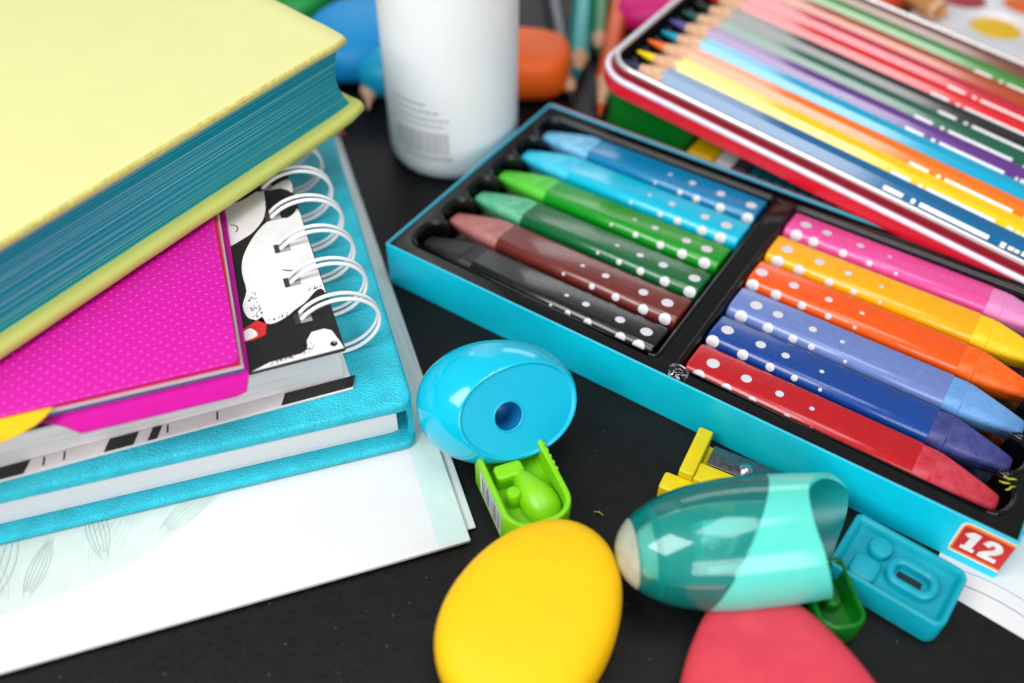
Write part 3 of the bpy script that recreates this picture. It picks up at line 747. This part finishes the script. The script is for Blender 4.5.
# ------------------------------------------------------------------ teal capsule sharpener with clear shavings chamber
mintpl = M('mint_gloss_plastic', (92, 214, 198), .16, .5, coat=.3, var=(120, .03), sss=.15); tealin = M('teal_inner_plastic', (10, 146, 146), .35, .5)
tealclear = bpy.data.materials.new('teal_clear_plastic'); tealclear.use_nodes = True     # thin tinted wall: see-through, faintly milky, glossy
nt = tealclear.node_tree; N = nt.nodes; N.remove(N['Principled BSDF'])
tr = N.new('ShaderNodeBsdfTransparent'); tr.inputs[0].default_value = (.8, .98, .96, 1)
df = N.new('ShaderNodeBsdfPrincipled'); df.inputs['Base Color'].default_value = lin((20, 196, 184)); df.inputs['Roughness'].default_value = .3
gl = N.new('ShaderNodeBsdfGlossy'); gl.inputs['Roughness'].default_value = .04
fr_ = N.new('ShaderNodeFresnel'); fr_.inputs[0].default_value = 1.5
m1 = N.new('ShaderNodeMixShader'); m1.inputs[0].default_value = .28; nt.links.new(tr.outputs[0], m1.inputs[1]); nt.links.new(df.outputs[0], m1.inputs[2])
m2 = N.new('ShaderNodeMixShader'); nt.links.new(fr_.outputs[0], m2.inputs[0]); nt.links.new(m1.outputs[0], m2.inputs[1]); nt.links.new(gl.outputs[0], m2.inputs[2])
nt.links.new(m2.outputs[0], N['Material Output'].inputs['Surface'])
t = thing('capsule_sharpener', 'teal capsule sharpener with clear shavings chamber and scooped mint cap', 'sharpener', (2.62, 11.95, 1.63), 7)
TM = 3.3
def rad(x):
    if x < TM: return 1.66 * (max(0, 1 - ((TM - x) / TM) ** 2.15)) ** (1 / 2.15)
    return 1.66 - .022 * (x - TM) ** 2
def xsurf(x, a, d=0): r_ = max(.001, rad(x) - d); return (x, r_ * math.cos(a), r_ * math.sin(a) * .98)
NA = 72
def Tb(a): return 3.07 + 1.0 * math.cos(a - R(25))            # slanted joint (angle 0 is away from the viewer, 90 is up)
LT = [(0, 6.42), (43, 5.42), (75, 4.74), (105, 4.56), (133, 4.68), (180, 5.02), (223, 5.42), (270, 5.95), (313, 6.5), (340, 6.58), (360, 6.42)]
def Le(a):
    d = math.degrees(a) % 360
    for (a0, l0), (a1, l1) in zip(LT, LT[1:]):
        if a0 <= d <= a1:
            q = (d - a0) / (a1 - a0); i = [x[0] for x in LT].index(a0)
            lm = LT[i - 1] if i > 0 else (340 - 360, 6.58); lp = LT[i + 2] if i + 2 < len(LT) else (403, 5.42)
            m0 = (l1 - lm[1]) / (a1 - lm[0]) * (a1 - a0); m1 = (lp[1] - l0) / (lp[0] - a0) * (a1 - a0)
            return (2 * q ** 3 - 3 * q * q + 1) * l0 + (q ** 3 - 2 * q * q + q) * m0 + (-2 * q ** 3 + 3 * q * q) * l1 + (q ** 3 - q * q) * m1
def shell(bm, Fa, Fb, thk, n=22, nose=False, inner_mi=0):
    out = []; inn = []
    for i in range(n + 1):
        q = i / n
        if nose: q = q ** 1.6
        out.append([bm.verts.new(xsurf(Fa(2 * PI * k / NA) + (Fb(2 * PI * k / NA) - Fa(2 * PI * k / NA)) * q, 2 * PI * k / NA)) for k in range(NA)])
        inn.append([bm.verts.new(xsurf(max(Fa(2 * PI * k / NA) + (Fb(2 * PI * k / NA) - Fa(2 * PI * k / NA)) * q, 0) + (thk * (1 - q) if nose else 0), 2 * PI * k / NA, thk)) for k in range(NA)])
    for g, gm in ((out, 0), (inn, inner_mi)):
        for a, b_ in zip(g, g[1:]): bridge(bm, a, b_, gm)
    bridge(bm, out[-1], inn[-1])
    if nose:
        for g in (out[0], inn[0]): bm.faces.new(g)
    else: bridge(bm, out[0], inn[0])
bm = B(); shell(bm, lambda a: .42, lambda a: Tb(a) - .01, .09); obj('clear_chamber', bm, tealclear, t)
bm = B(); shell(bm, lambda a: .02, lambda a: .415, .1, nose=True); obj('nose_cap', bm, M('frosted_nose_plastic', (214, 216, 198), .3, coat=.3, trans=.45, var=(500, .12)), t)
bm = B(); shell(bm, lambda a: Tb(a) + .005, Le, .15, inner_mi=1); obj('cap', bm, [mintpl, tealin], t, sharp=30)
bm = B()                                                      # band seen through the chamber
loops = [[(x, r_ * math.cos(2 * PI * k / 40), r_ * math.sin(2 * PI * k / 40)) for k in range(40)] for x, r_ in ((3.5, 1.1), (3.55, 1.5), (3.7, 1.5), (3.75, 1.1))]
loft(bm, loops); obj('bulkhead', bm, tealin, t)
bm = B(); slab(bm, 2.1, -.7, 3.48, .6, -.5, .7, .06, .05); obj('blade_holder', bm, M('turquoise_holder', (120, 236, 226), .35), t, rot=(R(28), 0, 0))
bm = B(); slab(bm, 2.0, -.5, 3.47, .2, .72, .76, .02, .008); obj('blade', bm, chrome, t, rot=(R(28), 0, 0))
bm = B(); loops = [[(x, r_ * math.cos(2 * PI * k / 48), r_ * math.sin(2 * PI * k / 48)) for k in range(48)] for x, r_ in ((.82, 1.0), (.86, 1.09), (.95, 1.14), (1.02, 1.12), (1.0, 1.0))]
loft(bm, loops, False, False); obj('seal_ring', bm, M('teal_ring', (20, 140, 138), .2, trans=.4, var=None), t)
bm = B(); random.seed(9)                                      # shavings packed into the nose
loops = []
for i in range(14):
    x = .44 + .45 * (i / 13)
    loops.append([(x + random.uniform(-.03, .03), (rad(x) - .12) * math.cos(2 * PI * k / 40) * random.uniform(.9, 1), (rad(x) - .12) * math.sin(2 * PI * k / 40) * random.uniform(.9, 1)) for k in range(40)])
loft(bm, loops)
obj('shavings', bm, M('pale_shavings', (250, 240, 220), .7, var=(900, .1)), t, sharp=80)['kind'] = 'stuff'

# ------------------------------------------------------------------ white leaflet under the corner of the crayon box
t = tag(link(bpy.data.objects.new('leaflet', None)), 'white leaflet with fine curved lines under the numbered corner of the crayon box', 'leaflet'); t.location = (12.0 * U, 12.6 * U, 0); t.rotation_euler = (0, 0, R(-33))
bm = B(); flat(bm, [(-.6, -.9), (4, -1.35), (9, -1.6), (9, 2), (-.6, 2)], .004)
pts = lambda c: [(-.2 + .25 * i, -.55 + c + .06 * i - .018 * i * i * .4) for i in range(30)]
ribbon(bm, pts(.0), .03, .007, 1); ribbon(bm, pts(.45), .02, .007, 1)
obj('sheet', bm, [paperwhite, M('grey_line_ink', (124, 124, 132), .6)], t)
bm = B(); flat(bm, [(2.15, .45), (3.6, .2), (3.7, 1.1), (2.4, 1.3)], .012); obj('printed_patch', bm, M('red_pink_print', (176, 60, 74), .5, var=(1500, .4)), t)

# ------------------------------------------------------------------ pencil tin, tilted on the modelling clay behind it
yaw, pit, rol = R(-34.404), R(-7.242), R(.768)
ex = Vector((math.cos(yaw) * math.cos(pit), math.sin(yaw) * math.cos(pit), math.sin(pit))); ey0 = Vector((-math.sin(yaw), math.cos(yaw), 0)); n0 = ex.cross(ey0)
ey = ey0 * math.cos(rol) + n0 * math.sin(rol); en = ex.cross(ey)
TMx = Matrix((ex, ey, en)).transposed(); TO = Vector((3.727, 31.296, 4.1945))
def tin_pt(a, b_, c): return TO + ex * a + ey * b_ + en * c
redtin = M('red_lacquered_tin', (206, 16, 40), .22, .5, coat=.3, var=(150, .05)); maroon = M('maroon_groove', (140, 14, 34), .3); silver = M('bright_rolled_tin', (226, 222, 222), .24, metal=.6, var=(500, .04)); lilac = M('pale_enamel_rim', (222, 216, 232), .28)
t = thing('pencil_tin', 'open red metal pencil tin with rolled white rims, propped on the green clay pack', 'tin', TO, mat=TMx)
TL = 22.3
inn = rrect(-.12, -.12, TL, 11.32, .95, 10)
bm = B(); out2 = offset(inn, -.42); out1 = offset(inn, -.14)
loft(bm, [at_z(offset(out2, .12), -1.13), at_z(out2, -1.02), at_z(out2, -.56), at_z(offset(out2, .08), -.46)], cap0=True, cap1=False, mi=0)
loft(bm, [at_z(offset(out2, .05), -.44), at_z(offset(out2, .2), -.40), at_z(out1, -.36), at_z(out1, -.08)], False, False, mi=1)
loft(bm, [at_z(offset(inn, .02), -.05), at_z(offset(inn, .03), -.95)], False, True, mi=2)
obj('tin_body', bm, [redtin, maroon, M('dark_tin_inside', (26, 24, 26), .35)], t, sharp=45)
bm = B(); tube(bm, at_z(offset(inn, -.07), -.04), .1, 10, True); obj('inner_rim', bm, silver, t)
bm = B(); tube(bm, at_z(offset(inn, -.36), -.42), .11, 10, True); obj('outer_rim', bm, lilac, t)
bm = B()                                                      # black insert with a bump between the points
slab(bm, .02, .02, 2.6, 11.18, -.94, -.78, .8, .05)
for k in range(13):
    lathe(bm, [(.3, -.8), (.26, -.45), (.16, -.34), (.03, -.32)], 16, cx=.32, cy=.1 + .915 * k, sx=.9, sy=.55)
obj('plastic_insert', bm, blackplastic, t)
PC = [ # body, lead, label
 ((0, 98, 150), (34, 40, 78), 'petrol blue pencil at the front rim of the tin, with gold print'),
 ((250, 204, 0), (238, 206, 0), 'yellow pencil in the tin, between petrol blue and light orange pencils'),
 ((244, 118, 6), (232, 104, 30), 'light orange pencil in the tin beside the yellow pencil'),
 ((0, 164, 204), (0, 150, 180), 'sky cyan pencil in the tin, between light orange and purple pencils'),
 ((96, 48, 134), (88, 76, 150), 'purple pencil in the tin beside the sky cyan pencil'),
 ((4, 92, 66), (34, 86, 78), 'dark green pencil in the tin, between purple and black pencils'),
 ((26, 22, 24), (28, 28, 30), 'black pencil in the tin with white foil print'),
 ((222, 10, 22), (206, 20, 30), 'bright red pencil in the tin beside the black pencil'),
 ((196, 10, 44), (190, 20, 50), 'crimson pencil in the tin, between bright red and rust pencils'),
 ((170, 66, 10), (150, 60, 20), 'rust orange pencil in the tin beside the crimson pencil'),
 ((60, 136, 52), (60, 130, 60), 'leaf green pencil in the tin with gold print near its end'),
 ((112, 58, 36), (90, 50, 40), 'dark brown pencil at the back rim of the tin'),
]
foil = M('pale_gold_foil', (250, 240, 214), .3, metal=.25, var=(1500, .1)); foilw = M('white_foil', (250, 250, 250), .35)
def hexr(x, r_, ph=0): return [(x, r_ * math.cos(R(60 * k + ph)), r_ * math.sin(R(60 * k + ph))) for k in range(6)]
def pencil_parts(t, bodym, leadm, length, r_=.5, cone=2.0, foilrow=True, ph=115):
    """tip at x=0 pointing to -x"""
    lead_r = r_ * .36; xl = .75
    bm = B(); loft(bm, [hexr(cone - .12, r_ * .97, ph), hexr(cone, r_, ph), hexr(length - .06, r_, ph), hexr(length, r_ * .9, ph)])
    if foilrow and random.random() < .72:
        ap = r_ * math.cos(R(30)) + .005
        def stamp(xa, xb, facet, wa, wb, mi):
            c, s = math.cos(R(facet)), math.sin(R(facet))
            q = []
            for x, w_ in ((xa, wa), (xb, wa), (xb, wb), (xa, wb)):
                q.append(bm.verts.new((x, ap * c - w_ * s, ap * s + w_ * c)))
            f = bm.faces.new(q); f.material_index = mi
        x = cone + 8.6 + random.uniform(-.5, .5)
        stamp(x, x + .7, 145, -.08, .07, 2); x += 1.0
        stamp(x, x + .14, 145, -.08, .08, 2); x += .3
        stamp(x, x + 2.4, 145, -.08, .07, 2); x += 2.8
        for k in range(11):
            wl = random.uniform(.1, .26); stamp(x, x + wl, 145, -.1 + random.uniform(0, .06), .07 + random.uniform(-.03, .04), 1); x += wl + random.uniform(.03, .09)
    obj('barrel', bm, [bodym, foil, foilw], t, sharp=20)
    bm = B(); n = 24
    loops = []
    for x, q in ((xl, lead_r / r_), (cone - .35, .8), (cone + .02, .93)):
        loops.append([(x, r_ * q * math.cos(2 * PI * k / n), r_ * q * math.sin(2 * PI * k / n)) for k in range(n)])
    loft(bm, loops); sharpened = obj('sharpened_wood', bm, wood, t)
    bm = B(); loops = [[(x, lead_r * q * math.cos(2 * PI * k / 16), lead_r * q * math.sin(2 * PI * k / 16)) for k in range(16)] for x, q in ((0, .15), (.05, .35), (xl - .01, .98))]
    loft(bm, loops); obj('lead', bm, leadm, sharpened)
random.seed(21)
for i, (bc_, lc_, lb) in enumerate(PC):
    t = thing('colour_pencil', lb, 'pencil', tin_pt(.18 + random.uniform(-.08, .08), .53 + .925 * i, -.28), group='coloured pencils in the tin', mat=TMx)
    pencil_parts(t, M('pencil_lacquer', bc_, .16, .5, coat=.38, var=(200, .03)), M('pencil_lead', lc_, .5), 21.6, .5, 1.8)

# ------------------------------------------------------------------ modelling clay sticks beneath the tin
def clay(name, rgb, x0, x1, y0, y1, h, label, ribs=False, r_=.12, e=.08, rough=.5):
    bm = B()
    if ribs:
        n = 7
        for k in range(n):
            xa = x0 + (x1 - x0) * k / n; slab(bm, xa + .012, y0, x0 + (x1 - x0) * (k + 1) / n - .012, y1, 0.01, h, .08, .08, n=3)
    else: slab(bm, x0, y0, x1, y1, 0.01, h, r_, e, n=7)
    tag(obj('clay_stick', bm, M(name, rgb, rough, .4, var=(200, .08)), None, box_pt(0, 0, 0), boxrot), label, 'modelling clay', 'modelling clay sticks under the pencil tin')
clay('green_clay', (0, 106, 30), 1.92, 5.6, 11.35, 16.5, 2.75, 'tall green clay pack under the corner of the pencil tin', r_=.5, e=.1, rough=.35)
clay('yellow_clay', (206, 168, 0), 5.75, 6.85, 11.0, 18, 1.35, 'yellow clay stick beside the green pack under the tin')
clay('white_clay', (196, 196, 200), 6.9, 7.6, 11.0, 18, 1.35, 'white clay stick between the yellow and grey sticks')
clay('grey_clay', (48, 52, 58), 7.65, 8.2, 11.0, 18, 1.35, 'dark grey clay stick beside the teal ribbed stick')
clay('teal_clay', (0, 86, 100), 8.25, 11.6, 11.0, 18, 1.3, 'teal ribbed clay block under the pencil tin', ribs=True)
clay('pale_clay', (150, 150, 156), 11.7, 12.1, 11.0, 18, 1.3, 'pale grey clay stick at the far side of the teal block')

# ------------------------------------------------------------------ white bottle
t = thing('glue_bottle', 'white plastic bottle with printed grey barcode label, standing behind the crayon box', 'bottle', (-2.42, 31.75, 0))
botm = M('white_bottle_plastic', (246, 246, 247), .28, .5, var=(60, .015), sss=.3)
bm = B(); prof = [(.3, .12), (1.9, .08), (2.25, .0), (2.4, .08), (2.52, .28), (2.56, .6), (2.57, 4), (2.57, 12.2), (2.5, 12.9), (2.0, 13.4), (1.0, 13.7)]
lathe(bm, prof, 96); bottle_body = obj('bottle_body', bm, botm, t, sharp=60)
bm = B(); lathe(bm, [(1.0, 13.72), (1.05, 13.9), (1.0, 14.8), (.45, 15.2), (.3, 16.4), (.2, 16.5)], 48); obj('cap', bm, M('white_cap', (230, 230, 232), .35), t)
bm = B(); random.seed(4)
inkg = M('grey_print', (186, 186, 192), .5)
def cyl_patch(bm, a0, a1, z0, z1, r_=2.58, mi=0):
    n = max(1, int(abs(a1 - a0) / 2.5))
    for k in range(n):
        p0, p1 = R(a0 + (a1 - a0) * k / n), R(a0 + (a1 - a0) * (k + 1) / n)
        f = bm.faces.new([bm.verts.new(q) for q in ((r_ * math.cos(p0), r_ * math.sin(p0), z0), (r_ * math.cos(p1), r_ * math.sin(p1), z0), (r_ * math.cos(p1), r_ * math.sin(p1), z1), (r_ * math.cos(p0), r_ * math.sin(p0), z1))]); f.material_index = mi
for row, (z0, h, a0, a1) in enumerate(((3.35, .09, 216, 252), (3.05, .09, 214, 262), (2.75, .08, 214, 268), (2.5, .07, 214, 262))):
    a = a0
    while a < a1:
        wl = random.uniform(2, 6); cyl_patch(bm, a, a + wl, z0, z0 + h); a += wl + 1.0
a = 219
while a < 270:
    wl = random.choice((.5, .8, 1.3)); cyl_patch(bm, a, a + wl, 1.3, 2.25); a += wl + random.choice((.5, .8, 1.1))
a = 226
while a < 272: cyl_patch(bm, a, a + 1.6, 1.02, 1.2); a += 2.6
obj('barcode_print', bm, inkg, bottle_body, recalc=False)

# ------------------------------------------------------------------ clutter behind
bm = B(); egg(bm, 2.9, 2.25, 1.15, .08, .75, .96)
tag(obj('egg_eraser', bm, M('blue_rubber', (0, 140, 206), .5, .4, var=(100, .04)), None, (-7.1, 38.2, 1.15), 80), 'blue egg-shaped eraser behind the corner of the yellow book', 'eraser')
bm = B(); egg(bm, 1.6, 1.25, .95, .1, .8, .96)
tag(obj('egg_eraser', bm, M('cyan_rubber', (0, 156, 200), .45, .4), None, (-5.3, 36.0, .95), 60), 'small cyan eraser between the blue eraser and the white bottle', 'eraser')
bm = B(); egg(bm, 2.3, 1.75, 1.05, .04, .45, .62)
tag(obj('block_eraser', bm, M('orange_rubber', (246, 104, 24), .5, .4, var=(100, .04)), None, (.1, 36.4, 1.05), -6), 'rounded orange block eraser behind the white bottle', 'eraser')
bm = B(); egg(bm, 2.2, 1.6, .95, .06, .8, .96)
tag(obj('egg_eraser', bm, M('hot_pink_rubber', (224, 30, 128), .5, .4), None, (6.9, 41.6, .95), 25), 'hot pink eraser peeking out behind the pencil tin', 'eraser')
bm = B(); egg(bm, 2.0, 1.2, .9, .1, .8, .96)
tag(obj('egg_eraser', bm, M('green_rubber', (20, 146, 66), .5, .4), None, (-9.9, 42.4, .9), 70), 'green eraser far behind the yellow book', 'eraser')
def loose_pencil(tip, to, lift, rgb, lead, label, r_=.5, cone=1.9, length=17):
    d = Vector((to[0] - tip[0], to[1] - tip[1], lift)); d.normalize()
    s = d.cross(Vector((0, 0, 1))).normalized() * -1; n_ = d.cross(s)
    mt = Matrix((d, s, n_)).transposed()
    t = thing('colour_pencil', label, 'pencil', (tip[0], tip[1], tip[2]), group=None, mat=mt)
    pencil_parts(t, M('pencil_lacquer', rgb, .3, .5, var=(200, .04)), M('pencil_lead', lead, .5), length, r_, cone, False, 0)
loose_pencil((2.72, 36.0, .5), (3.35, 43.3), 0, (0, 156, 156), (0, 110, 116), 'teal pencil lying on the table between the orange block eraser and the tin')
loose_pencil((2.45, 34.3, .48), (2.1, 40), 0, (70, 72, 80), (40, 40, 44), 'slim grey pencil lying beside the orange block eraser', .34, 1.4)
loose_pencil((3.75, 37.9, .5), (4.3, 44), 0, (20, 110, 30), (20, 70, 30), 'green pencil lying between the teal and orange pencils', .4, 1.8)
loose_pencil((3.55, 33.2, .5), (4.75, 40.6), 0.3, (232, 92, 10), (210, 80, 20), 'orange pencil lying beside the corner of the tin', .45, 2.6)
loose_pencil((-6.1, 33.6, .46), (-6.6, 40), 0, (52, 36, 34), (214, 168, 136), 'dark brown pencil with its tip out from under the blue eraser', .44, 1.5)
loose_pencil((-6.85, 31.75, .5), (-10.7, 35), 0, (0, 130, 170), (220, 90, 30), 'blue pencil with orange lead by the corner of the yellow book', .42, 1.2)

# paint palette and brush in the far corner
t = thing('paint_palette', 'white plastic paint palette with round pans of yellow and red paint', 'palette', (19.2, 41.5, 0), -25)
bm = B()
pans = [(3.4, .6), (1.6, 3.0), (6.6, 0.9), (4.6, 3.6), (9.6, 1.2), (7.6, 4.0)]
outer = rrect(-.4, -3.6, 16, 8, 1.0, 8)
rs = fill_holes(bm, outer, [disc2(px, py, 1.3, 40) for px, py in pans], .8)
for wv, (px, py) in zip(rs[1:], pans):
    last = wv
    for r_, zz in ((1.26, .78), (1.2, .7), (1.12, .5)):
        nw = ring(bm, at_z(disc2(px, py, r_, 40), zz)); bridge(bm, last, nw); last = nw
    bm.faces.new(last)
lo = ring(bm, at_z(offset(outer, -.03), .72)); bridge(bm, rs[0], lo); lo2 = ring(bm, at_z(offset(outer, -.03), .02)); bridge(bm, lo, lo2)
obj('tray', bm, M('white_palette_plastic', (226, 226, 230), .35, var=(200, .02)), t)
for (px, py), c in zip(pans, ((226, 182, 0), (160, 40, 44), (30, 90, 160), (220, 100, 20), (20, 120, 50), (60, 40, 110))):
    bm = B(); lathe(bm, [(.05, .52), (1.12, .52), (1.12, .6), (.9, .64), (.1, .62)], 40, cx=px, cy=py); obj('paint_pan', bm, M('watercolour', c, .45, var=(300, .08)), t)
loose_pencil((20.0, 40.4, 1.35), (17.4, 45.5), 0, (190, 130, 74), (190, 130, 74), 'tan wooden brush handle resting on the edge of the palette', .55, .8, 12)
bm = B(); egg(bm, 1.9, 1.3, .8, .1, .8, .96)
tag(obj('egg_eraser', bm, M('vermilion_rubber', (214, 70, 30), .5, .4), None, (18.2, 43.8, .8), 25), 'vermilion eraser behind the far rim of the pencil tin', 'eraser')
